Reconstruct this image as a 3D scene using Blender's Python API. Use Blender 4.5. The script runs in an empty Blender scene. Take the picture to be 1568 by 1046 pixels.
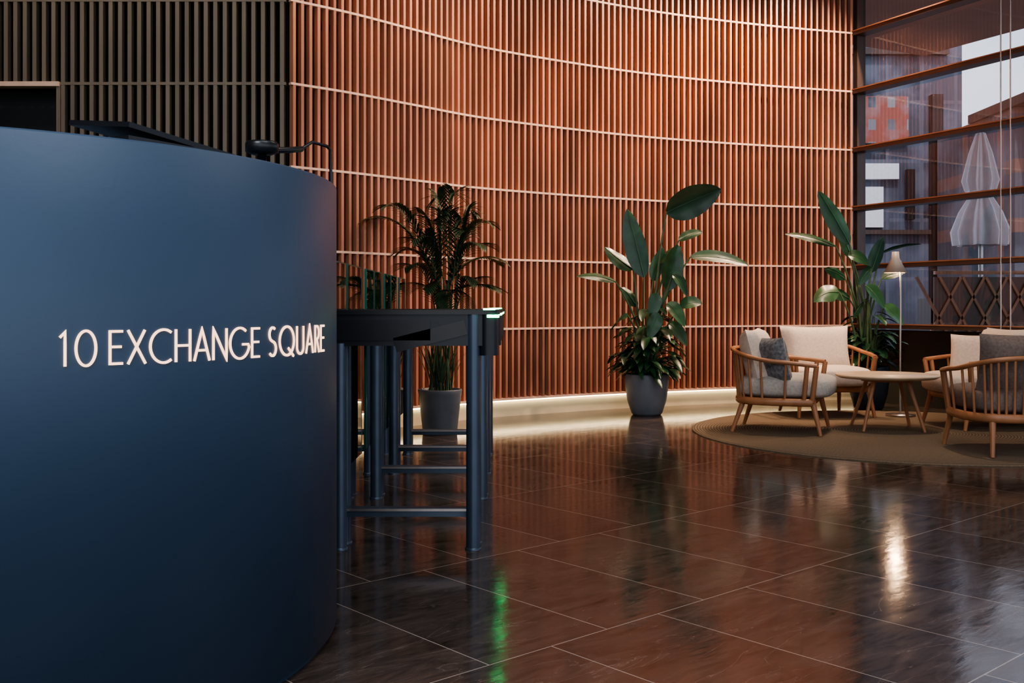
import bpy, math, random
from mathutils import Vector, Matrix
random.seed(7)
C=bpy.context
sc=C.scene

# ------------------------------------------------------------------ materials
def newmat(name):
    m=bpy.data.materials.new(name); m.use_nodes=True
    nt=m.node_tree; b=nt.nodes['Principled BSDF']
    return m,nt,b
def mat(name,col,rough=.5,metal=0,var=.12,scale=12,bump=0,emit=None,es=0,stretch=(1,1,1),bscale=None,coat=0):
    m,nt,b=newmat(name)
    N=nt.nodes; L=nt.links
    tc=N.new('ShaderNodeTexCoord'); mp=N.new('ShaderNodeMapping'); mp.inputs['Scale'].default_value=stretch
    L.new(tc.outputs['Object'],mp.inputs[0])
    no=N.new('ShaderNodeTexNoise'); no.inputs['Scale'].default_value=scale; no.inputs['Detail'].default_value=5
    L.new(mp.outputs[0],no.inputs[0])
    cr=N.new('ShaderNodeValToRGB')
    cr.color_ramp.elements[0].position=.3; cr.color_ramp.elements[1].position=.7
    cr.color_ramp.elements[0].color=tuple(c*(1-var) for c in col)+(1,)
    cr.color_ramp.elements[1].color=tuple(min(1,c*(1+var)) for c in col)+(1,)
    L.new(no.outputs['Fac'],cr.inputs[0]); L.new(cr.outputs[0],b.inputs['Base Color'])
    b.inputs['Roughness'].default_value=rough; b.inputs['Metallic'].default_value=metal
    if coat: b.inputs['Coat Weight'].default_value=coat; b.inputs['Coat Roughness'].default_value=.15
    if bump:
        n2=N.new('ShaderNodeTexNoise'); n2.inputs['Scale'].default_value=bscale or scale*8
        L.new(mp.outputs[0],n2.inputs[0])
        bp=N.new('ShaderNodeBump'); bp.inputs['Strength'].default_value=bump; bp.inputs['Distance'].default_value=.01
        L.new(n2.outputs['Fac'],bp.inputs['Height']); L.new(bp.outputs[0],b.inputs['Normal'])
    if emit:
        b.inputs['Emission Color'].default_value=tuple(emit)+(1,); b.inputs['Emission Strength'].default_value=es
    return m

M_slat=mat('slat_wood_terracotta',(.46,.205,.130),.32,0,.3,6,stretch=(1,1,.15))
M_slatd=mat('slat_wood_shaded',(.18,.14,.105),.5,0,.2,6,stretch=(1,1,.15))  # same slat wood, with the left wall's shade put into the colour
M_back=mat('slat_backing',(.012,.003,.002),.8,0,.2,3)
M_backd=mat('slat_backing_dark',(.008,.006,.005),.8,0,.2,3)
M_rail=mat('rail_wood',(.78,.52,.40),.4,0,.1,6)
M_plinth=mat('plinth_stone',(.70,.60,.42),.35,0,.06,5)
M_led=mat('led_strip',(1,.9,.7),.5,0,0,5,emit=(1,.84,.52),es=10)
M_desk=mat('desk_blue_paint',(.038,.070,.120),.44,0,.05,2.5,bump=.03,bscale=60)
M_text=mat('letter_face',(.7,.45,.32),.4,0,0,5,emit=(1,.60,.38),es=2.2)
M_black=mat('black_metal',(.012,.013,.016),.32,0,.1,10)
M_gate=mat('gate_metal_bluegrey',(.075,.10,.14),.33,.5,.08,10)
M_gatebody=mat('gate_body_black',(.016,.019,.024),.35,.2,.1,8)
M_wedge=mat('gate_wedge_black',(.008,.009,.011),.25,0,.1,8)
M_steel=mat('brushed_steel',(.45,.40,.38),.3,.9,.05,30)
M_green=mat('green_indicator',(.1,1,.4),.4,0,0,5,emit=(.03,1,.28),es=18)
M_wood=mat('oak_warm',(.36,.16,.075),.4,0,.22,9,stretch=(1,1,.3))
M_tabletop=mat('table_top_ash',(.62,.47,.32),.35,0,.1,9)
M_fab=mat('fabric_greige',(.44,.40,.36),.9,0,.15,60,bump=.3,bscale=300)
M_fabb=mat('fabric_cream',(.62,.52,.44),.9,0,.1,60,bump=.3,bscale=300)
M_fabg=mat('fabric_slate',(.18,.18,.19),.9,0,.5,40,bump=.3,bscale=300)
M_fabbr=mat('fabric_taupe',(.17,.13,.115),.9,0,.2,60,bump=.3,bscale=300)
M_leaf=mat('leaf_green',(.010,.048,.020),.34,0,.4,8,coat=.15)
M_leaf2=mat('leaf_green_pale',(.022,.075,.030),.36,0,.4,10,coat=.1)
M_palm=mat('palm_green',(.028,.06,.032),.42,0,.4,10)
M_stem=mat('stem_green',(.07,.12,.055),.5,0,.3,10)
M_pot=mat('pot_concrete',(.14,.16,.19),.5,0,.12,8,bump=.1)
M_potd=mat('pot_navy',(.02,.035,.06),.4,0,.12,8)
M_soil=mat('soil',(.03,.02,.012),.95,0,.4,30,bump=.8)
M_mull=mat('mullion_bronze',(.10,.065,.052),.4,.3,.1,5)
M_mullt=mat('mullion_lit_edge',(.36,.17,.10),.4,.1,.1,5)  # lighter strip colour paints the light along the mullion tops
M_spand=mat('spandrel_dark',(.01,.009,.009),.4,0,.1,5)
M_white=mat('parasol_canvas',(.85,.80,.80),.9,0,.05,10)
M_ceil=mat('ceiling_dark',(.10,.07,.055),.8,0,.1,3)
M_wallp=mat('plaster_dark',(.06,.05,.05),.8,0,.1,3)
M_shade=mat('lamp_shade',(.40,.34,.29),.4,0,.05,10)
M_bulb=mat('bulb',(1,.9,.7),.4,0,0,10,emit=(1,.66,.36),es=40)
M_pave=mat('paving',(.18,.18,.19),.7,0,.15,2)
M_soff=mat('soffit_copper',(.45,.17,.09),.5,0,.1,2)

def rugmat():
    m,nt,b=newmat('rug_tan'); N=nt.nodes; L=nt.links
    tc=N.new('ShaderNodeTexCoord'); w=N.new('ShaderNodeTexWave'); w.wave_type='RINGS'; w.rings_direction='Z'
    w.inputs['Scale'].default_value=14; w.inputs['Distortion'].default_value=.6; w.inputs['Detail'].default_value=3; L.new(tc.outputs['Object'],w.inputs[0])
    n=N.new('ShaderNodeTexNoise'); n.inputs['Scale'].default_value=90; n.inputs['Detail'].default_value=3; L.new(tc.outputs['Object'],n.inputs[0])
    a=N.new('ShaderNodeMath'); a.operation='MULTIPLY'; L.new(w.outputs['Fac'],a.inputs[0]); L.new(n.outputs['Fac'],a.inputs[1])
    r=N.new('ShaderNodeValToRGB'); r.color_ramp.elements[0].color=(.065,.050,.034,1); r.color_ramp.elements[1].color=(.22,.155,.098,1); r.color_ramp.elements[1].position=.6
    L.new(a.outputs[0],r.inputs[0]); L.new(r.outputs[0],b.inputs['Base Color']); b.inputs['Roughness'].default_value=.95
    bp=N.new('ShaderNodeBump'); bp.inputs['Strength'].default_value=.6; bp.inputs['Distance'].default_value=.01; L.new(a.outputs[0],bp.inputs['Height']); L.new(bp.outputs[0],b.inputs['Normal'])
    return m
M_rug=rugmat()

def glassmat(name,tint,ior=1.5,gl=1.0):
    m=bpy.data.materials.new(name); m.use_nodes=True; nt=m.node_tree; N=nt.nodes; L=nt.links
    N.clear(); o=N.new('ShaderNodeOutputMaterial'); t=N.new('ShaderNodeBsdfTransparent'); t.inputs[0].default_value=tint+(1,)
    g=N.new('ShaderNodeBsdfGlossy'); g.inputs['Roughness'].default_value=.02; g.inputs[0].default_value=(gl,gl,gl,1)
    f=N.new('ShaderNodeFresnel'); f.inputs[0].default_value=ior; mx=N.new('ShaderNodeMixShader')
    L.new(f.outputs[0],mx.inputs[0]); L.new(t.outputs[0],mx.inputs[1]); L.new(g.outputs[0],mx.inputs[2]); L.new(mx.outputs[0],o.inputs[0])
    return m
M_glass=glassmat('window_glass',(.66,.71,.80),1.6)
M_gglass=glassmat('gate_glass',(.60,.70,.66),1.4)
M_gedge=mat('glass_edge_green',(.02,.12,.09),.2,0,0,5)

# floor
def floor_mat():
    m,nt,b=newmat('polished_brown_stone'); N=nt.nodes; L=nt.links
    geo=N.new('ShaderNodeNewGeometry')
    def dot(v):
        d=N.new('ShaderNodeVectorMath'); d.operation='DOT_PRODUCT'; d.inputs[1].default_value=v
        L.new(geo.outputs['Position'],d.inputs[0]); return d.outputs['Value']
    a=dot((.748,.664,0)); c=dot((-.664,.748,0))
    a2=N.new('ShaderNodeMath'); a2.operation='ADD'; a2.inputs[1].default_value=20.0-.01; L.new(a,a2.inputs[0])
    c2=N.new('ShaderNodeMath'); c2.operation='ADD'; c2.inputs[1].default_value=19.0-.28; L.new(c,c2.inputs[0])
    cb=N.new('ShaderNodeCombineXYZ'); L.new(a2.outputs[0],cb.inputs[0]); L.new(c2.outputs[0],cb.inputs[1])
    br=N.new('ShaderNodeTexBrick'); br.inputs['Scale'].default_value=1; br.inputs['Brick Width'].default_value=.48
    br.inputs['Row Height'].default_value=.95; br.inputs['Mortar Size'].default_value=.0022; br.inputs['Mortar Smooth'].default_value=.1
    br.offset=.5
    br.inputs['Color1'].default_value=(.82,.82,.82,1); br.inputs['Color2'].default_value=(1.18,1.15,1.12,1); br.inputs['Mortar'].default_value=(1,1,1,1)
    L.new(cb.outputs[0],br.inputs['Vector'])
    mp=N.new('ShaderNodeMapping'); mp.inputs['Scale'].default_value=(.8,3.4,1); mp.inputs['Rotation'].default_value=(0,0,1.35); L.new(cb.outputs[0],mp.inputs[0])
    n1=N.new('ShaderNodeTexNoise'); n1.inputs['Scale'].default_value=4.5; n1.inputs['Detail'].default_value=15; n1.inputs['Roughness'].default_value=.85; n1.inputs['Distortion'].default_value=.6
    L.new(mp.outputs[0],n1.inputs[0])
    r1=N.new('ShaderNodeValToRGB'); e=r1.color_ramp.elements
    e[0].position=.36; e[0].color=(.020,.0145,.012,1); e[1].position=.66; e[1].color=(.100,.074,.062,1)
    L.new(n1.outputs['Fac'],r1.inputs[0])
    n2=N.new('ShaderNodeTexNoise'); n2.inputs['Scale'].default_value=1.2; n2.inputs['Detail'].default_value=10; n2.inputs['Distortion'].default_value=1.2; L.new(mp.outputs[0],n2.inputs[0])
    r2=N.new('ShaderNodeValToRGB'); e=r2.color_ramp.elements; e[0].position=.496; e[0].color=(0,0,0,1); e[1].position=.5; e[1].color=(1,1,1,1)
    x=r2.color_ramp.elements.new(.504); x.color=(0,0,0,1)
    L.new(n2.outputs['Fac'],r2.inputs[0])
    vm=N.new('ShaderNodeMath'); vm.operation='MULTIPLY'; vm.inputs[1].default_value=.28; L.new(r2.outputs[0],vm.inputs[0])
    mx=N.new('ShaderNodeMix'); mx.data_type='RGBA'; L.new(vm.outputs[0],mx.inputs['Factor']); L.new(r1.outputs[0],mx.inputs['A']); mx.inputs['B'].default_value=(.28,.22,.19,1)
    ml=N.new('ShaderNodeMix'); ml.data_type='RGBA'; ml.blend_type='MULTIPLY'; ml.inputs['Factor'].default_value=1
    L.new(mx.outputs['Result'],ml.inputs['A']); L.new(br.outputs['Color'],ml.inputs['B'])
    m2=N.new('ShaderNodeMix'); m2.data_type='RGBA'; L.new(br.outputs['Fac'],m2.inputs['Factor']); L.new(ml.outputs['Result'],m2.inputs['A']); m2.inputs['B'].default_value=(.34,.28,.24,1)
    L.new(m2.outputs['Result'],b.inputs['Base Color'])
    rr=N.new('ShaderNodeMapRange'); rr.inputs['From Min'].default_value=.3; rr.inputs['From Max'].default_value=.7; rr.inputs['To Min'].default_value=.05; rr.inputs['To Max'].default_value=.18; L.new(n1.outputs['Fac'],rr.inputs['Value'])
    L.new(rr.outputs[0],b.inputs['Roughness']); b.inputs['IOR'].default_value=1.5; b.inputs['Specular IOR Level'].default_value=.40
    bp=N.new('ShaderNodeBump'); bp.inputs['Strength'].default_value=.06; bp.inputs['Distance'].default_value=.01
    n3=N.new('ShaderNodeTexNoise'); n3.inputs['Scale'].default_value=7; n3.inputs['Detail'].default_value=8; L.new(mp.outputs[0],n3.inputs[0]); L.new(n3.outputs['Fac'],bp.inputs['Height'])
    L.new(bp.outputs[0],b.inputs['Normal'])
    return m
M_floor=floor_mat()

def facade_mat(name,c1,c2,mort,bw,rh,ms,ncol=(.3,.3,.34),nf=.4,ns=.5,offs=0):
    m,nt,b=newmat(name); N=nt.nodes; L=nt.links
    geo=N.new('ShaderNodeNewGeometry'); sp=N.new('ShaderNodeSeparateXYZ'); L.new(geo.outputs['Position'],sp.inputs[0])
    ad=N.new('ShaderNodeMath'); ad.operation='ADD'; L.new(sp.outputs[0],ad.inputs[0]); L.new(sp.outputs[1],ad.inputs[1])
    cb=N.new('ShaderNodeCombineXYZ'); L.new(ad.outputs[0],cb.inputs[0]); L.new(sp.outputs[2],cb.inputs[1])
    br=N.new('ShaderNodeTexBrick'); br.offset=offs; br.inputs['Scale'].default_value=1; br.inputs['Brick Width'].default_value=bw
    br.inputs['Row Height'].default_value=rh; br.inputs['Mortar Size'].default_value=ms
    br.inputs['Color1'].default_value=c1+(1,); br.inputs['Color2'].default_value=c2+(1,); br.inputs['Mortar'].default_value=mort+(1,)
    L.new(cb.outputs[0],br.inputs['Vector'])
    n=N.new('ShaderNodeTexNoise'); n.inputs['Scale'].default_value=ns; n.inputs['Detail'].default_value=5; L.new(geo.outputs['Position'],n.inputs[0])
    r=N.new('ShaderNodeValToRGB'); r.color_ramp.elements[0].position=.45; r.color_ramp.elements[1].position=.65; r.color_ramp.elements[1].color=(nf,nf,nf,1); L.new(n.outputs['Fac'],r.inputs[0])
    mx=N.new('ShaderNodeMix'); mx.data_type='RGBA'; L.new(r.outputs[0],mx.inputs['Factor']); L.new(br.outputs['Color'],mx.inputs['A']); mx.inputs['B'].default_value=ncol+(1,)  # noise blotches paint a reflection look into the facade colour
    L.new(mx.outputs['Result'],b.inputs['Base Color']); b.inputs['Roughness'].default_value=.45
    return m
M_fac1=facade_mat('tower_facade',(.022,.028,.042),(.07,.082,.11),(.11,.115,.14),1.1,1.9,.06,(.16,.175,.22),.7,.9)
M_fac2=facade_mat('low_building_facade',(.03,.04,.05),(.09,.09,.105),(.20,.10,.075),2.2,1.6,.2)
M_brickr=facade_mat('brick_red_facade',(.04,.04,.06),(.30,.28,.28),(.34,.09,.06),.62,.72,.20,(.4,.4,.42),.3,1.5)

# ------------------------------------------------------------------ mesh builder
class MB:
    def __init__(s): s.v=[];s.f=[];s.m=[];s.sm=[];s.mats=[]
    def mi(s,m):
        if m not in s.mats: s.mats.append(m)
        return s.mats.index(m)
    def add(s,vs,fs,m,smooth=False):
        o=len(s.v); s.v+= [tuple(v) for v in vs]; k=s.mi(m)
        for f in fs: s.f.append(tuple(i+o for i in f)); s.m.append(k); s.sm.append(smooth)
    def box(s,c,sz,m,rz=0,M=None):
        hx,hy,hz=[a/2 for a in sz]
        vs=[Vector((x,y,z)) for z in(-hz,hz) for y in(-hy,hy) for x in(-hx,hx)]
        R=Matrix.Rotation(rz,3,'Z') if M is None else M
        vs=[R@v+Vector(c) for v in vs]
        s.add(vs,[(0,2,3,1),(4,5,7,6),(0,1,5,4),(2,6,7,3),(0,4,6,2),(1,3,7,5)],m)
    def bbox(s,c,sz,bev,m,rz=0,n=6):
        hx,hy,hz=[a/2 for a in sz]; ring=[]
        for cx,cy,a0 in((hx-bev,hy-bev,0),(-hx+bev,hy-bev,90),(-hx+bev,-hy+bev,180),(hx-bev,-hy+bev,270)):
            for i in range(n+1):
                a=math.radians(a0+90*i/n); ring.append((cx+bev*math.cos(a),cy+bev*math.sin(a)))
        R=Matrix.Rotation(rz,3,'Z'); k=len(ring); vs=[]
        for z in(-hz,hz):
            for x,y in ring: vs.append(R@Vector((x,y,z))+Vector(c))
        fs=[tuple(range(k))[::-1],tuple(range(k,2*k))]
        s.add(vs,fs,m); s.add(vs,[(i,(i+1)%k,k+(i+1)%k,k+i) for i in range(k)],m,True)
    def tube(s,pts,rad,m,n=10,closed=False,flat=1.0):
        pts=[Vector(p) for p in pts]; K=len(pts)
        if not hasattr(rad,'__len__'): rad=[rad]*K
        vs=[]; prev=None
        for i,p in enumerate(pts):
            if closed: t=pts[(i+1)%K]-pts[i-1]
            else: t=pts[min(i+1,K-1)]-pts[max(i-1,0)]
            t.normalize()
            ref=Vector((0,0,1)) if abs(t.z)<.95 else Vector((0,1,0))
            if prev is None: a=ref.cross(t).normalized()
            else:
                a=prev-t*prev.dot(t); a.normalize()
            prev=a; b=t.cross(a)
            for j in range(n):
                th=2*math.pi*j/n; vs.append(p+(a*math.cos(th)+b*math.sin(th)*flat)*rad[i])
        fs=[]
        for i in range(K if closed else K-1):
            i2=(i+1)%K
            for j in range(n):
                fs.append((i*n+j,i*n+(j+1)%n,i2*n+(j+1)%n,i2*n+j))
        s.add(vs,fs,m,True)
        if not closed:
            s.add(vs[:n],[tuple(range(n))[::-1]],m); s.add(vs[-n:],[tuple(range(n))],m)
    def lathe(s,prof,c,m,n=40,fold=0,nf=8,smooth=True,ang=0):
        vs=[];fs=[]
        for r,z in prof:
            for j in range(n):
                a=2*math.pi*j/n; rr=r*(1+fold*math.cos(nf*a))
                vs.append((c[0]+rr*math.cos(a),c[1]+rr*math.sin(a),c[2]+z))
        for i in range(len(prof)-1):
            for j in range(n): fs.append((i*n+j,i*n+(j+1)%n,(i+1)*n+(j+1)%n,(i+1)*n+j))
        s.add(vs,fs,m,smooth)
    def super(s,c,h,m,M=None,e1=.35,e2=.35,n=28,k=16):
        f=lambda x,e: math.copysign(abs(x)**e,x)
        vs=[];fs=[]
        R=M or Matrix.Identity(3)
        for i in range(k+1):
            a=-math.pi/2+math.pi*i/k
            for j in range(n):
                b=2*math.pi*j/n
                p=Vector((h[0]*f(math.cos(a),e1)*f(math.cos(b),e2),h[1]*f(math.cos(a),e1)*f(math.sin(b),e2),h[2]*f(math.sin(a),e1)))
                vs.append(R@p+Vector(c))
        for i in range(k):
            for j in range(n): fs.append((i*n+j,i*n+(j+1)%n,(i+1)*n+(j+1)%n,(i+1)*n+j))
        s.add(vs,fs,m,True)
    def pillow(s,c,w,h,t,m,M,n=14):
        vs=[];fs=[]
        for side in(1,-1):
            o=len(vs)
            for i in range(n+1):
                for j in range(n+1):
                    x=-1+2*i/n; z=-1+2*j/n
                    th=((1-x**4)*(1-z**4))**.45
                    px=x*(1-.06*(1-z*z)); pz=z*(1-.06*(1-x*x))
                    pz+= .02*math.sin(x*5)*(1-z*z)
                    vs.append(M@Vector((px*w/2,side*th*t/2,pz*h/2))+Vector(c))
            for i in range(n):
                for j in range(n):
                    q=(o+i*(n+1)+j,o+(i+1)*(n+1)+j,o+(i+1)*(n+1)+j+1,o+i*(n+1)+j+1)
                    fs.append(q if side==-1 else q[::-1])
        s.add(vs,fs,m,True)
    def leaf(s,p0,p1,p2,W,m,side=None,fold=.25,n=12,wave=0):
        p0,p1,p2=map(Vector,(p0,p1,p2))
        vs=[];fs=[]
        for i in range(n+1):
            t=i/n; p=p0*(1-t)**2+p1*2*t*(1-t)+p2*t*t
            T=((p1-p0)*(1-t)+(p2-p1)*t).normalized()
            S=Vector(side) if side is not None else T.cross(Vector((0,0,1)))
            S=S-T*S.dot(T)
            if S.length<1e-3: S=Vector((1,0,0))
            S.normalize(); Nn=T.cross(S)
            if Nn.z<0 and side is None: Nn=-Nn
            w=W*.5*(math.sin(math.pi*min(1,t**.8*.98+.02))**.65) if t<1 else 0
            for x in(-1,-.55,0,.55,1):
                vs.append(p+S*x*w+Nn*fold*abs(x)*w+Nn*wave*W*math.sin(t*17+x*3)*abs(x))
        for i in range(n):
            for j in range(4): fs.append((i*5+j,i*5+j+1,(i+1)*5+j+1,(i+1)*5+j))
        s.add(vs,fs,m,True)
    def obj(s,name,loc=(0,0,0),rz=0):
        me=bpy.data.meshes.new(name); me.from_pydata(s.v,[],s.f)
        for m in s.mats: me.materials.append(m)
        me.polygons.foreach_set('material_index',s.m); me.polygons.foreach_set('use_smooth',s.sm)
        me.update()
        o=bpy.data.objects.new(name,me); sc.collection.objects.link(o)
        o.location=loc; o.rotation_euler=(0,0,rz); return o
def bez(p0,p1,p2,n=10):
    p0,p1,p2=map(Vector,(p0,p1,p2)); return [p0*(1-t)**2+p1*2*t*(1-t)+p2*t*t for t in [i/n for i in range(n+1)]]

CEIL=5.3
# ------------------------------------------------------------------ floor / ceiling
mb=MB(); mb.add([(-6,-4,0),(9.5,-4,0),(11,-3,0),(3.9,11.3,0),(-6,11.3,0)],[(0,1,2,3,4)],M_floor); mb.obj('floor')
mb=MB(); mb.box((2.2,3.65,CEIL+.05),(16.4,15.3,.1),M_ceil); mb.obj('ceiling')

# ------------------------------------------------------------------ curved slat wall
cp=[(-2.1,7.45),(-1.71,7.78),(-1.3,8.14),(-.85,8.62),(-.2,9.27),(1.07,10.1),(2.3,10.66),(3.68,11.1),(5.0,11.45)]
def cr(P,i,t):
    p0,p1,p2,p3=[Vector(P[k]) for k in(i-1,i,i+1,i+2)]
    return .5*((2*p1)+(-p0+p2)*t+(2*p0-5*p1+4*p2-p3)*t*t+(-p0+3*p1-3*p2+p3)*t**3)
dense=[]
for i in range(1,len(cp)-2):
    for k in range(40): dense.append(cr(cp,i,k/40))
dense.append(Vector(cp[-2]))
def resample(D,step,off=0):
    out=[];acc=off;
    for a,b in zip(D,D[1:]):
        L=(b-a).length; d=(b-a)/L
        while acc<=L:
            out.append((a+d*acc,d)); acc+=step
        acc-=L
    return out
RZ=[.17+.63*k for k in range(1,9)]
def ribbon(mb,pts,off0,off1,z0,z1,m):
    vs=[]
    for p,d in pts:
        n=Vector((d.y,-d.x))
        a=p+n*off0; b=p+n*off1
        vs+= [(a.x,a.y,z0),(a.x,a.y,z1),(b.x,b.y,z1),(b.x,b.y,z0)]
    fs=[]
    for i in range(len(pts)-1):
        for j in range(4): fs.append((i*4+j,i*4+(j+1)%4,(i+1)*4+(j+1)%4,(i+1)*4+j))
    k=len(pts)-1
    fs+=[(0,1,2,3),(k*4+3,k*4+2,k*4+1,k*4)]
    mb.add(vs,fs,m)
path=resample(dense,.12); path.append((dense[-1],(dense[-1]-dense[-2]).normalized()))
mb=MB(); ribbon(mb,path,-.07,-.15,0,CEIL,M_back)
for p,d in resample(dense,.070,.03):
    n=Vector((d.y,-d.x)); c=p+n*.035
    mb.box((c.x,c.y,(.17+CEIL)/2),(.024,.055,CEIL-.17),M_slat,rz=math.atan2(d.y,d.x))
for z in RZ: ribbon(mb,path,.064,.03,z-.009,z+.009,M_rail)
ribbon(mb,path,.064,-.07,.15,.17,M_rail)
mb.obj('wall_slatted')
mb=MB(); ribbon(mb,path,.03,-.05,0,.13,M_plinth); mb.obj('baseboard_curved')
mb=MB(); ribbon(mb,path,.052,.03,.138,.148,M_led); mb.obj('trim_led_strip')

# left straight slat wall with doorway
mb=MB(); WY=7.80
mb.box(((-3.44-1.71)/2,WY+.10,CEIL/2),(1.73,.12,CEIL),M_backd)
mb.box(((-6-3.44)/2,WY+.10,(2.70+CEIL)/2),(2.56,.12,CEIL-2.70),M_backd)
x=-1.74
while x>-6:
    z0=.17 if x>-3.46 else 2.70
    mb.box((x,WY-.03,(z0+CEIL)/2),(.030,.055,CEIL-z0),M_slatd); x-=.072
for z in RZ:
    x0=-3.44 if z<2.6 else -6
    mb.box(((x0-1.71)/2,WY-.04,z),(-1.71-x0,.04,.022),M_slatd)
mb.box(((-6-3.42)/2,WY-.03,2.685),(2.58,.09,.035),M_rail)
mb.box((-3.43,WY+.04,1.34),(.03,.20,2.68),M_slatd)
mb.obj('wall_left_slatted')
mb=MB(); mb.box((-4.72,WY+.20,1.40),(2.6,.05,2.80),M_black); mb.box((-3.6,WY+.16,1.1),(.03,.04,.4),M_steel); mb.obj('door_1')
mb=MB(); mb.box((-6.05,3.7,CEIL/2),(.1,15,CEIL),M_wallp); mb.obj('wall_left')

# ------------------------------------------------------------------ window wall right
P0=Vector((3.72,11.10,0)); T=Vector((.447,-.894,0)); ang=math.atan2(T.y,T.x); OUT=Vector((.894,.447,0)); WL=14.5
def wl(a,o,z): v=P0+T*a+OUT*o; return (v.x,v.y,z)
mb=MB()
for z in [.80+.63*k for k in range(0,7)]:
    mb.box(wl(WL/2,.0,z),(WL,.15,.05),M_mull,rz=ang)
    mb.box(wl(WL/2,-.08,z+.02),(WL,.010,.012),M_mullt,rz=ang)
for a in [0.03,2.6,5.2,7.8,10.4,13]:
    mb.box(wl(a,.03,CEIL/2),(.06,.12,CEIL),M_mull,rz=ang)
mb.box(wl(WL/2,.03,.38),(WL,.10,.76),M_spand,rz=ang)
for a in (1.9,2.0):
    mb.tube([wl(a,-.12,0),wl(a,-.12,CEIL)],.007,M_steel,8)
g=[wl(0,.06,.75),wl(WL,.06,.75),wl(WL,.06,CEIL),wl(0,.06,CEIL)]
mb.add(g,[(0,1,2,3)],M_glass)
mb.obj('window_1')

# ------------------------------------------------------------------ outside
mb=MB(); mb.add([(-30,11.6,-.03),(3.95,11.6,-.03),(12,-4,-.03),(80,-4,-.03),(80,80,-.03),(-30,80,-.03)],[(0,1,2,3,4,5)],M_pave); mb.obj('ground_plaza')
mb=MB(); mb.box((8.2,36,12),(12.6,6,24),M_fac1)
mb.box((11.95,32.95,7.0),(1.5,.3,1.5),M_brickr)
mb.box((13.6,32.9,3.9),(.35,.4,7.8),M_spand); mb.box((11.75,32.9,5.35),(1.3,.2,.5),M_white); mb.box((12.75,32.8,4.6),(.25,.2,1.6),M_spand)
mb.box((11.45,32.9,4.2),(.9,.2,1.3),M_white); mb.box((12.3,32.9,3.4),(3.4,.25,.14),M_mull); mb.box((12.3,32.9,9.2),(3.4,.25,.2),M_mull)
mb.obj('office_tower')
mb=MB(); mb.box((20.5,30,3.2),(14,5,6.4),M_fac2)
for i in range(6): mb.box((14.3+2.3*i,27.4,3.2),(.3,.25,6.4),M_mull)
mb.box((20.5,27.4,6.5),(14.2,5.4,.25),M_mull); mb.obj('low_building')
mb=MB(); mb.box(wl(5,1.7,4.65),(14,3.2,.25),M_soff,rz=ang); mb.obj('entrance_canopy')
mb=MB(); px=(5.95,13.0,0)
mb.tube([(px[0],px[1],0),(px[0],px[1],3.25)],.03,M_steel,10)
mb.lathe([(.02,3.22),(.05,3.2),(.12,2.95),(.19,2.6),(.16,2.48),(.12,2.4),(.22,2.2),(.30,1.95),(.28,1.78)],px,M_white,72,.20,9)
mb.lathe([(.13,2.38),(.17,2.40),(.17,2.46),(.13,2.48)],px,M_white,32)
mb.lathe([(.0,.12),(.28,.12),(.3,0)],px,M_potd,24); mb.lathe([(.0,3.3),(.04,3.27),(.03,3.2)],px,M_black,16)
mb.obj('patio_parasol')
mb=MB()
mb.box((6.1,12.3,.55),(2.3,.4,1.1),M_spand)
mb.box((6.1,12.02,.85),(2.3,.02,1.0),M_mull)
for i in range(9):
    for sgn in(1,-1):
        x=5.0+i*.27; a=sgn*.5
        Mx=Matrix.Rotation(a,3,'Y'); mb.box((x,12.0,.87),(.03,.03,1.1),M_wood,M=Mx)
mb.box((6.1,12.0,1.40),(2.3,.06,.04),M_wood)
mb.obj('lattice_planter')

# ------------------------------------------------------------------ reception desk
DC=Vector((-1.64,3.06,0)); R=1.1; H=1.375
mb=MB()
prof=[(R-.02,0),(R-.02,.02),(R,.022),(R,H-.004),(R-.004,H),(R-.30,H),(R-.304,H-.004),(R-.304,.74),(R-.75,.74),(R-.75,0)]
mb.lathe(prof,DC,M_desk,160)
d=mb.obj('reception_desk')
for p in d.data.polygons: p.use_smooth=abs(p.normal.z)<.3
def arc(cx,cy,rx,ry,a0,a1,n=26): return [(cx+rx*math.cos(math.radians(a0+(a1-a0)*i/n)),cy+ry*math.sin(math.radians(a0+(a1-a0)*i/n))) for i in range(n+1)]
G={'1':(.18,[[(0,.82),(.15,.97),(.15,0)]]),
'0':(.60,[arc(.30,.5,.30,.5,0,360,36)]),
'E':(.38,[[(.38,.97),(0,.97),(0,.03),(.38,.03)],[(0,.52),(.34,.52)]]),
'X':(.54,[[(0,1),(.54,0)],[(.52,1),(0,0)]]),
'C':(.70,[arc(.44,.5,.44,.5,55,305)]),
'H':(.50,[[(0,1),(0,0)],[(.50,1),(.50,0)],[(0,.5),(.50,.5)]]),
'A':(.58,[[(0,0),(.29,1),(.58,0)],[(.11,.33),(.47,.33)]]),
'N':(.54,[[(0,0),(0,1),(.54,0),(.54,1)]]),
'G':(.86,[arc(.44,.5,.44,.5,52,345)+[(.82,.46),(.55,.46)]]),
'S':(.36,[arc(.19,.75,.17,.23,50,250,14)+arc(.18,.26,.18,.24,80,-140,16)]),
'Q':(.86,[arc(.43,.5,.43,.5,0,360,36),[(.5,.25),(.84,-.05)]]),
'U':(.46,[[(0,1),(0,.25)]+arc(.23,.25,.23,.24,180,360,16)+[(.46,1)]]),
'R':(.38,[[(0,0),(0,.97),(.16,.97)]+arc(.16,.73,.20,.24,90,-90,12)+[(0,.49)],[(.16,.49),(.38,0)]])}
th=.076
mb=MB()
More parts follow.
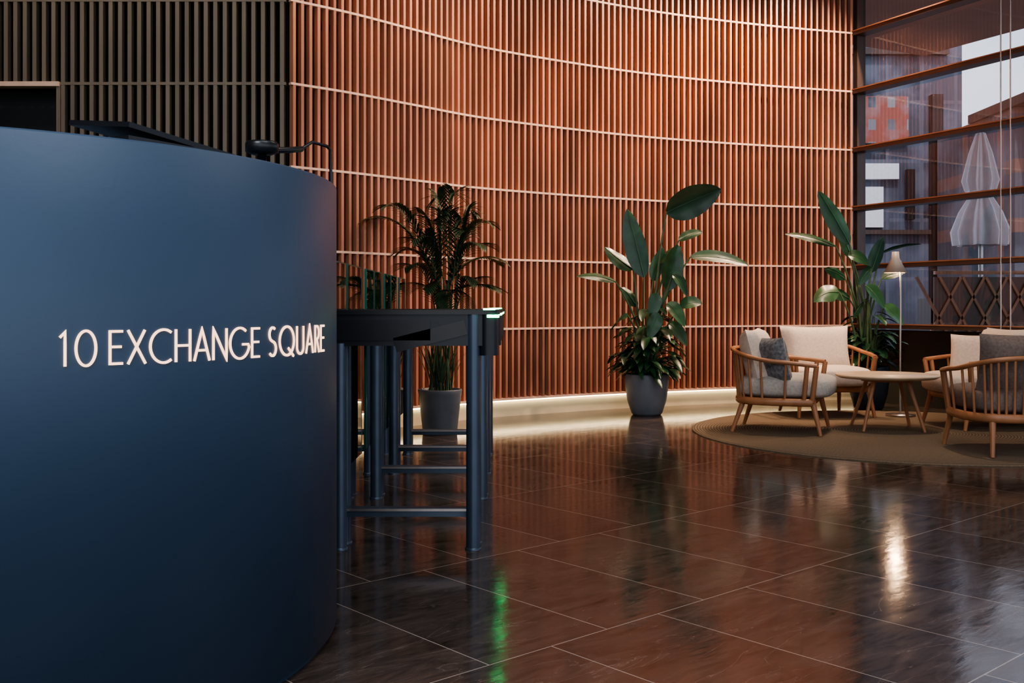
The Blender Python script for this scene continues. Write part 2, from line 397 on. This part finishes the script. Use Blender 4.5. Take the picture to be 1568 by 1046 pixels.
def stroke(pl,w=.078):
    q=[]
    for a,b in zip(pl,pl[1:]):
        L=math.hypot(b[0]-a[0],b[1]-a[1]); k=max(1,int(L/.25))
        for i in range(k): q.append((a[0]+(b[0]-a[0])*i/k,a[1]+(b[1]-a[1])*i/k))
    q.append(pl[-1]); closed=math.hypot(q[0][0]-q[-1][0],q[0][1]-q[-1][1])<1e-4
    K=len(q); vs=[]
    for i in range(K):
        if closed: pa=q[i-1] if i>0 else q[-2]; pb=q[i+1] if i<K-1 else q[1]
        else: pa=q[max(0,i-1)]; pb=q[min(K-1,i+1)]
        d1=Vector((q[i][0]-pa[0],q[i][1]-pa[1])); d2=Vector((pb[0]-q[i][0],pb[1]-q[i][1]))
        if d1.length<1e-6: d1=d2
        if d2.length<1e-6: d2=d1
        d1.normalize(); d2.normalize(); n1=Vector((-d1.y,d1.x)); n2=Vector((-d2.y,d2.x)); mm=(n1+n2)
        if mm.length<.1: mm=n1
        mm.normalize(); l=min(w/2/max(.3,mm.dot(n1)),w*1.1)
        vs.append((q[i][0]+mm.x*l,q[i][1]+mm.y*l)); vs.append((q[i][0]-mm.x*l,q[i][1]-mm.y*l))
    return vs,K
def word(txt,d0,d1,sx,sw):
    a0=math.radians(d0); tot=math.radians(d1-d0)*R/th
    gp=(tot-sum(G[c][0]*sx for c in txt))/max(1,len(txt)-1); x=0
    def cpnt(px_,py_,rr):
        a=a0+px_*th/R; return (DC.x+rr*math.cos(a),DC.y+rr*math.sin(a),.872+py_*th)
    for ch in txt:
        w,sts=G[ch]
        for pl in sts:
            V,K=stroke([(p_*sx+x,q_) for p_,q_ in pl],sw)
            f=[cpnt(a,b,R+.003) for a,b in V]; bk=[cpnt(a,b,R-.001) for a,b in V]
            fs=[];n=len(V)
            for i in range(K-1):
                a,b,c_,d_=2*i,2*i+1,2*i+3,2*i+2
                fs.append((a,b,c_,d_)); fs.append((a,d_,d_+n,a+n)); fs.append((b,b+n,c_+n,c_))
            fs+=[(0,n,n+1,1),(n-2,n-1,2*n-1,2*n-2)]
            mb.add(f+bk,fs,M_text)
        x+=w*sx+gp
word("10",-52.3,-48.4,.92,.074); word("EXCHANGE",-46.8,-24.8,1.0,.074); word("SQUARE",-22.8,-5.2,1.10,.082)
t=mb.obj('sign_lettering')
t.parent=d
def onring(phi,rr): a=math.radians(phi); return Vector((DC.x+rr*math.cos(a),DC.y+rr*math.sin(a),H))
mb=MB()
p=onring(-36,R-.15); rz=math.radians(-36+90+8)
mb.box(p+Vector((0,0,.006)),(.34,.20,.012),M_black,rz=rz)
Mx=Matrix.Rotation(rz,3,'Z')@Matrix.Rotation(math.radians(6),3,'X')@Matrix.Rotation(math.radians(5),3,'Y')
mb.box(p+Vector((0,0,.032)),(.34,.20,.012),M_black,M=Mx)
mb.obj('laptop')
mb=MB(); p=onring(-14,R-.12)
mb.lathe([(0,0),(.05,0),(.05,.012),(.012,.016),(.012,.05),(0,.05)],p,M_black,24)
mb.lathe([(0,.045),(.028,.045),(.045,.052),(.045,.075),(.04,.08),(0,.08)],p,M_black,28)
mb.tube([p+Vector((.03,.02,.06)),p+Vector((.06,.08,.07)),p+Vector((.075,.16,.085))],.009,M_black,10)
q=p+Vector((.075,.16,.085))
mb.tube([q,q+Vector((.02,.06,.03)),q+Vector((.05,.14,.03)),q+Vector((.058,.15,.02)),q+Vector((.06,.155,-.085))],.005,M_black,8)
mb.obj('desk_reader_lamp')

# ------------------------------------------------------------------ speed gates
def gate(Y):
    mb=MB()
    cx=-.785
    mb.bbox((cx,0,.905),(1.45,.15,.13),.05,M_gatebody)
    mb.bbox((cx,0,.978),(1.47,.17,.018),.06,M_black)
    mb.box((cx,-.078,.905),(.9,.008,.085),M_black)
    for sx in(-1,1):
        mb.bbox((cx+sx*.69,0,.89),(.075,.165,.18),.03,M_gatebody)
        mb.bbox((cx+sx*.69,0,.990),(.05,.10,.008),.02,M_green)
        mb.bbox((cx+sx*.700,0,.962),(.062,.176,.012),.03,M_green)
        mb.box((cx+sx*.45,-.076,.88),(.30,.012,.06),M_wedge,M=Matrix.Rotation(sx*-.25,3,'Y'))
        for lx in(.075,.625):
            X=cx+sx*lx
            for ly in(-.055,.055):
                mb.tube([(X,ly,0),(X,ly,.975 if lx>.3 else .85)],.029,M_gate,20)
                mb.lathe([(.034,0),(.034,.006),(.03,.010)],(X,ly,0),M_gate,20)
        mb.bbox((cx+sx*.35,0,.145),(.56,.05,.035),.01,M_gate)
        mb.box((cx+sx*.35,-.026,.156),(.55,.006,.010),M_steel)
    return mb.obj('speed_gate',(0,Y,0))
ys=[4.28,5.4,6.2,7.0]
for y in ys: gate(y)
mb=MB()
for i in range(len(ys)):
    ya=ys[i]+.09; yb=(ys[i+1]-.09) if i+1<len(ys) else ys[i]+.9
    mid=(ya+yb)/2
    for a,b in((ya,mid-.02),(mid+.02,yb)):
        if i==len(ys)-1 and a>ya+.1: continue
        mb.box((-.785,(a+b)/2,.72),(.010,b-a,.96),M_gglass)
        for e in(a,b): mb.box((-.785,e,.72),(.013,.008,.962),M_gedge)
        mb.box((-.785,(a+b)/2,1.202),(.013,b-a,.006),M_gedge)
mb.obj('glass_gate_wings')

# ------------------------------------------------------------------ plants
def pot(mb,r,h,m,shape=0):
    if shape==0: prof=[(0,0),(r*.62,0),(r*.70,.02),(r*.88,h*.35),(r*.99,h*.75),(r,h*.97),(r*.98,h),(r*.93,h),(r*.92,h*.93),(0,h*.93)]
    else: prof=[(0,0),(r*.74,0),(r*.78,.015),(r*.97,h*.9),(r,h*.98),(r*.98,h),(r*.92,h),(r*.91,h*.92),(0,h*.92)]
    mb.lathe(prof[:-1],(0,0,0),m,48); z=prof[-1][1]
    mb.lathe([(r*.92,z),(0.001,z+.01)],(0,0,0),M_soil,48)
def bush(mb,z,n,rad,hgt,lm,seed,wl_=.17,ww=.06,lo=.15):
    rnd=random.Random(seed)
    for i in range(n):
        a=rnd.uniform(0,6.283); rr=rnd.uniform(.1,1)
        base=Vector((math.cos(a)*.09*rr,math.sin(a)*.09*rr,z))
        up=rnd.uniform(lo,1)*hgt; out=rad*rnd.uniform(.35,1)*(1-.5*up)
        tip=Vector((math.cos(a)*out,math.sin(a)*out,z+up))
        mid=Vector((math.cos(a)*out*.4,math.sin(a)*out*.4,z+up*.9))
        mb.tube(bez(base,mid,tip,5),.0035,M_stem,5)
        a2=a+rnd.uniform(-.9,.9); l=wl_*rnd.uniform(.7,1.2)
        e=tip+Vector((math.cos(a2)*l,math.sin(a2)*l,-l*rnd.uniform(.0,.8)))
        mb.leaf(tip,(tip+e)/2+Vector((0,0,l*.25)),e,ww*rnd.uniform(.8,1.3),lm,n=7)
mb=MB(); pot(mb,.205,.38,M_pot)
def S(cx,fl,s): return lambda u,v,dy=0: Vector(((u-cx)/s,dy,(fl-v)/s))
Lc=S(988,634,164)
def strel(mb,Lf,specs,base_v,cxu):
    rnd=random.Random(3)
    for (bu,bv,tu,tv,W,dy,arch,sd) in specs:
        b=Lf(bu,bv,dy*.8); t_=Lf(tu,tv,dy)
        root=Lf(cxu+rnd.uniform(-14,14),base_v,rnd.uniform(-.05,.05))
        mid=(root*.35+b*.65); mid.x=root.x*.6+b.x*.4; 
        mb.tube(bez(root,mid,b,10),[.015-.0008*i for i in range(11)],M_stem,8)
        m_=(b+t_)/2+Vector((0,0,arch))
        mb.leaf(b,m_,t_,W,M_leaf if rnd.random()<.7 else M_leaf2,side=sd,fold=.22,n=14,wave=.015)
        mb.tube(bez(b,m_,t_,8),[.006-.0006*i for i in range(9)],M_leaf2,5)
strel(mb,Lc,[
 (982,425,956,322,.23,-.10,.02,(1,.35,0)),
 (1019,326,1103,290,.31,.05,.02,(.35,-.25,.95)),
 (1052,395,1140,408,.14,-.1,.07,(.3,.6,.8)),
 (968,412,924,378,.16,.05,-.02,(.3,.6,.9)),
 (940,432,880,424,.11,-.05,.06,(.1,.7,.6)),
 (1018,445,1032,376,.20,-.12,.02,(1,-.4,.1)),
 (1042,378,1006,404,.13,.1,.03,(.2,.6,.8)),
 (1040,368,1078,354,.11,.15,.03,(0,.6,.8)),
 (1000,430,1016,378,.14,.12,.0,(1,.3,0)),
 (1036,470,1068,466,.14,-.15,.05,(0,.6,.8)),
 (955,480,930,505,.14,-.15,.04,(.5,.5,.5)),
 (1015,465,1040,500,.15,-.2,.06,(.7,.5,.5)),
 (975,470,950,440,.13,.1,.04,(.6,.5,.5)),
 (1002,480,985,520,.14,-.25,.05,(1,.3,0)),
 (1020,495,1046,530,.14,-.1,.06,(.7,.5,.5)),
 (1000,450,990,490,.13,-.2,.05,(1,.2,0)),
 (1025,420,1045,455,.12,-.15,.06,(.7,.5,.4)),
],575,988)
bush(mb,.36,110,.27,.46,M_leaf,11,ww=.07)
bush(mb,.36,60,.24,.14,M_leaf2,12,lo=.3)
bush(mb,.36,30,.20,.62,M_leaf,13,ww=.08)
mb.obj('potted_strelitzia',(1.25,9.50,0))
mb=MB(); pot(mb,.2,.42,M_potd); Lr=S(1335,626,154)
strel(mb,Lr,[
 (1302,378,1254,298,.21,-.1,.03,(.8,.3,.5)),
 (1285,380,1208,362,.12,0,.06,(.1,.7,.7)),
 (1335,420,1352,366,.16,-.1,.0,(1,.3,0)),
 (1350,392,1412,378,.08,-.05,.04,(.6,.7,-.2)),
 (1300,395,1330,410,.15,-.1,.05,(.3,.5,.7)),
 (1285,450,1245,465,.20,-.15,.08,(.3,.5,.8)),
 (1300,430,1268,415,.13,0,.04,(.4,.5,.8)),
 (1350,430,1385,420,.13,-.1,.04,(.3,.5,.8)),
 (1325,460,1300,490,.16,-.2,.06,(.7,.5,.5)),
 (1350,470,1375,500,.15,-.2,.05,(.7,.5,.5)),
 (1320,440,1345,475,.15,-.25,.05,(.9,.4,.2)),
 (1315,400,1295,350,.13,.1,.0,(1,.4,0)),
 (1310,460,1275,450,.14,.1,.05,(.3,.5,.8)),
 (1330,415,1310,440,.13,-.2,.05,(.9,.4,.2)),
],565,1335)
bush(mb,.4,90,.26,.34,M_leaf,21,ww=.07)
bush(mb,.4,20,.22,.6,M_leaf,23,ww=.08)
mb.obj('potted_strelitzia',(3.50,10.05,0))
# palm (local coordinates in metres)
mb=MB(); pot(mb,.175,.35,M_pot,1); Lp=S(676,655,188); rnd=random.Random(5)
tips=[(570,335,.1),(600,322,-.2),(640,330,.0),(672,303,.0),(700,302,-.15),(722,325,.0),(748,345,-.1),(762,398,.1),(760,440,-.2),(640,372,-.3),(715,360,-.35),(668,345,-.25),(735,430,-.3),(630,410,-.25),(690,330,.1),(745,380,-.3),(618,385,.0),(705,470,-.35),(655,440,-.35),(680,330,-.2),(655,365,-.1),(710,340,-.1)]
for k,(u,v,dy) in enumerate(tips):
    root=Lp(686+rnd.uniform(-16,14),462+rnd.uniform(-25,25),rnd.uniform(-.06,.06)); tip=Lp(u,v,dy)
    stem0=Lp(676+rnd.uniform(-18,18),592,rnd.uniform(-.08,.08))
    mb.tube(bez(stem0,(stem0+root)/2+Vector((rnd.uniform(-.05,.05),0,0)),root,6),.006,M_stem,6)
    hp=(root+tip)/2; hp.z=max(tip.z,root.z)+.10; hp.x=root.x*.55+tip.x*.45
    pts=bez(root,hp,tip,24); mb.tube(pts,[.006-.0002*i for i in range(25)],M_stem,5)
    for i in range(4,25):
        T_=(pts[min(24,i+1)]-pts[i-1]).normalized(); sd=T_.cross(Vector((0,0,1))); 
        if sd.length<.05: sd=Vector((0,1,0))
        sd.normalize(); l=.20*math.sin(math.pi*(i-2)/24)**.6+.03
        for sg in(-1,1):
            dv=(T_*.75+sd*sg*.75+Vector((0,0,.15))).normalized()
            e=pts[i]+dv*l+Vector((0,0,-l*.35)); m_=pts[i]+dv*l*.55
            mb.leaf(pts[i],m_,e,.020,M_palm,n=5,fold=.3)
for k in range(26):
    a=rnd.uniform(0,6.28); r_=rnd.uniform(0,.1); b=Vector((math.cos(a)*r_,math.sin(a)*r_,.33))
    e=b+Vector((math.cos(a)*rnd.uniform(.05,.18),math.sin(a)*.1,rnd.uniform(.2,.42)))
    mb.leaf(b,(b+e)/2+Vector((0,0,.08)),e,.022,M_palm,n=6,fold=.3)
mb.obj('potted_palm',(-.57,8.10,0))

# ------------------------------------------------------------------ lounge
mb=MB(); mb.lathe([(0.001,.012),(1.68,.012),(1.70,.006),(1.70,0)],(0,0,0),M_rug,120); mb.obj('round_rug',(3.15,8.1,0))
FZ=.0125
def armchair(loc,rz,fs_,fb,fp,extra=True,dense_=False):
    mb=MB()
    def U(z0,zb,w,d,fr,n=30):
        pts=[]
        for i in range(n+1):
            t=-1+2*i/n
            a=math.radians(90-t*118)
            x=w*math.copysign(abs(math.cos(a))**.75,math.cos(a)); y=d*math.copysign(abs(math.sin(a))**.75,math.sin(a))
            if abs(t)>.72:
                y=y-(abs(t)-.72)*fr
            k=(1+math.sin(a))/2
            pts.append(Vector((x,y,z0+(zb-z0)*max(0,k)**1.5)))
        return pts
    top=U(.53,.665,.40,.37,.35); low=U(.265,.265,.37,.33,.3)
    mb.tube(top,.023,M_wood,10,flat=.75)
    mb.tube(low+[low[0]],.024,M_wood,10,flat=1.3)
    for i in range(1,30,1):
        if i in(1,29): r=.018
        else: r=.0095
        if i%2==0 and r<.01 and not 8<i<22: continue
        mb.tube([low[i],top[i]],r,M_wood,8)
    mb.tube([low[0],top[0]],.02,M_wood,8); mb.tube([low[-1],top[-1]],.02,M_wood,8)
    for sx in(-1,1):
        mb.tube([(sx*.31,-.27,.29),(sx*.345,-.335,FZ)],[.024,.014],M_wood,12)
        mb.tube([(sx*.25,.25,.29),(sx*.29,.345,FZ)],[.024,.014],M_wood,12)
        mb.tube([(sx*.31,-.27,.25),(sx*.25,.25,.25)],.014,M_wood,8)
    mb.super((0,-.05,.375),(.345,.37,.09),fs_,e1=.45,e2=.45)
    Mt=Matrix.Rotation(math.radians(-14),3,'X')
    mb.pillow((0,.18,.60),.66,.46,.22,fb,Mt)
    if extra:
        mb.pillow((-.23,.05,.58),.38,.38,.14,fp,Matrix.Rotation(math.radians(48),3,'Z')@Mt)
    return mb.obj('lounge_armchair',loc,rz)
rad=math.radians
armchair((2.17,8.25,0),rad(68),M_fab,M_fabb,M_fabg)
armchair((2.86,9.42,0),rad(4),M_fabb,M_fabb,M_fabb,False)
armchair((3.44,7.02,0),rad(178),M_fabbr,M_fabbr,M_fabb)
armchair((3.90,8.50,0),rad(-85),M_fabb,M_fabb,M_fabb)
mb=MB(); mb.lathe([(.001,.425),(.37,.425),(.40,.44),(.405,.448),(.40,.455),(.001,.455)],(0,0,0),M_tabletop,64)
mb.lathe([(.001,.40),(.20,.40),(.20,.426)],(0,0,0),M_wood,40)
for k in range(4):
    a=rad(38+90*k); mb.tube([(.18*math.cos(a),.18*math.sin(a),.42),(.33*math.cos(a),.33*math.sin(a),FZ)],[.018,.012],M_wood,12)
mb.obj('round_coffee_table',(3.04,8.30,0))
mb=MB()
mb.lathe([(0,FZ),(.13,FZ),(.13,FZ+.016),(.02,FZ+.022),(0.001,FZ+.022)],(0,0,0),M_steel,40)
mb.tube([(0,0,.03),(0,0,1.42)],.009,M_steel,10)
mb.tube([(0,0,1.36),(-.03,0,1.38),(-.045,0,1.44)],.006,M_black,8)
mb.lathe([(.012,1.50),(.03,1.50),(.035,1.44),(.10,1.31),(.097,1.31),(.03,1.43)],(-.045,0,0),M_shade,40)
mb.lathe([(.001,1.385),(.02,1.38),(.026,1.36),(.02,1.335),(.001,1.33)],(-.045,0,0),M_bulb,16)
mb.obj('floor_lamp',(3.52,9.28,0))

# ------------------------------------------------------------------ lights
def look(o,tgt):
    o.rotation_euler=(Vector(tgt)-o.location).to_track_quat('-Z','Y').to_euler()
fx=MB()
def spot(loc,tgt,e,size=70,col=(1,.68,.46),r=.05,blend=.7,name='ceiling_spot_light'):
    l=bpy.data.lights.new(name,'SPOT'); l.energy=e; l.spot_size=rad(size); l.color=col; l.shadow_soft_size=r; l.spot_blend=blend
    o=bpy.data.objects.new(name,l); sc.collection.objects.link(o); o.location=loc; look(o,tgt)
    fx.lathe([(0.06,.02),(.075,.02),(.075,.14),(.02,.16),(.02,CEIL-loc[2]),(.001,CEIL-loc[2])],loc,M_black,24)
def wallpt(k): 
    p,d=path[int(k*(len(path)-1))]; return p,d
for k,e in((.04,230),(.18,160),(.34,180),(.50,240),(.66,480),(.80,600)):
    p,d=wallpt(k); n=Vector((d.y,-d.x)); q=p+n*1.4+d*1.2
    spot((q.x,q.y,4.7),(p.x,p.y,1.9),e,92)
spot((3.1,7.9,4.9),(3.1,8.5,0),360,60,(1,.78,.6))
spot((1.2,8.2,4.9),(1.25,9.5,1.4),110,40,(1,.82,.66))
spot((-3.5,5.6,4.9),(-3.2,7.8,3.2),90,80,(1,.80,.6))
fx.obj('ceiling_downlights')
def panel(x,y,sx,sy,e,col):
    l=bpy.data.lights.new('added_fill_panel','AREA'); l.shape='RECTANGLE'; l.size=sx; l.size_y=sy; l.energy=e; l.color=col
    o=bpy.data.objects.new('added_fill_panel',l); sc.collection.objects.link(o); o.location=(x,y,CEIL-.03)
panel(1.0,1.0,3,2,110,(.9,.94,1)); panel(2.5,5.0,3,2,60,(1,.88,.76)); panel(-2.4,-1.2,2.5,1.5,240,(.85,.92,1))  # unseen area lights, added to brighten desk and floor
l=bpy.data.lights.new('floor_lamp_bulb','POINT'); l.energy=10; l.color=(1,.62,.35); l.shadow_soft_size=.03
o=bpy.data.objects.new('floor_lamp_bulb',l); sc.collection.objects.link(o); o.location=(3.475,9.28,1.30)
l=bpy.data.lights.new('sun','SUN'); l.energy=3.0; l.color=(1,.93,.85); l.angle=.02
o=bpy.data.objects.new('sun',l); sc.collection.objects.link(o); o.location=(0,-20,25)
o.rotation_euler=Vector((.12,.60,-.79)).to_track_quat('-Z','Y').to_euler()

# world
w=bpy.data.worlds.new('World'); sc.world=w; w.use_nodes=True; nt=w.node_tree; N=nt.nodes; L=nt.links
bg=N['Background']; tc=N.new('ShaderNodeTexCoord'); sp=N.new('ShaderNodeSeparateXYZ'); L.new(tc.outputs['Generated'],sp.inputs[0])
rp=N.new('ShaderNodeValToRGB'); e=rp.color_ramp.elements; e[0].position=0; e[0].color=(.75,.80,.90,1); e[1].position=.6; e[1].color=(.45,.55,.80,1)
no=N.new('ShaderNodeTexNoise'); no.inputs['Scale'].default_value=4; no.inputs['Detail'].default_value=6; L.new(tc.outputs['Generated'],no.inputs[0])
r2=N.new('ShaderNodeValToRGB'); r2.color_ramp.elements[0].position=.4; r2.color_ramp.elements[1].position=.62
L.new(no.outputs['Fac'],r2.inputs[0]); L.new(sp.outputs[2],rp.inputs[0])
mx=N.new('ShaderNodeMix'); mx.data_type='RGBA'; L.new(r2.outputs[0],mx.inputs['Factor']); L.new(rp.outputs[0],mx.inputs['A']); mx.inputs['B'].default_value=(.95,.96,1,1)
L.new(mx.outputs['Result'],bg.inputs[0]); bg.inputs[1].default_value=1.7

# camera
cd=bpy.data.cameras.new('camera'); cam=bpy.data.objects.new('camera',cd); sc.collection.objects.link(cam)
cam.location=(0,0,1); cam.rotation_euler=(rad(90),0,0); cd.sensor_width=36; cd.lens=36; cd.shift_y=-53/1568
cd.clip_start=.05; cd.clip_end=300
sc.camera=cam
sc.view_settings.view_transform='AgX'; sc.view_settings.look='AgX - Medium High Contrast'; sc.view_settings.exposure=0.0
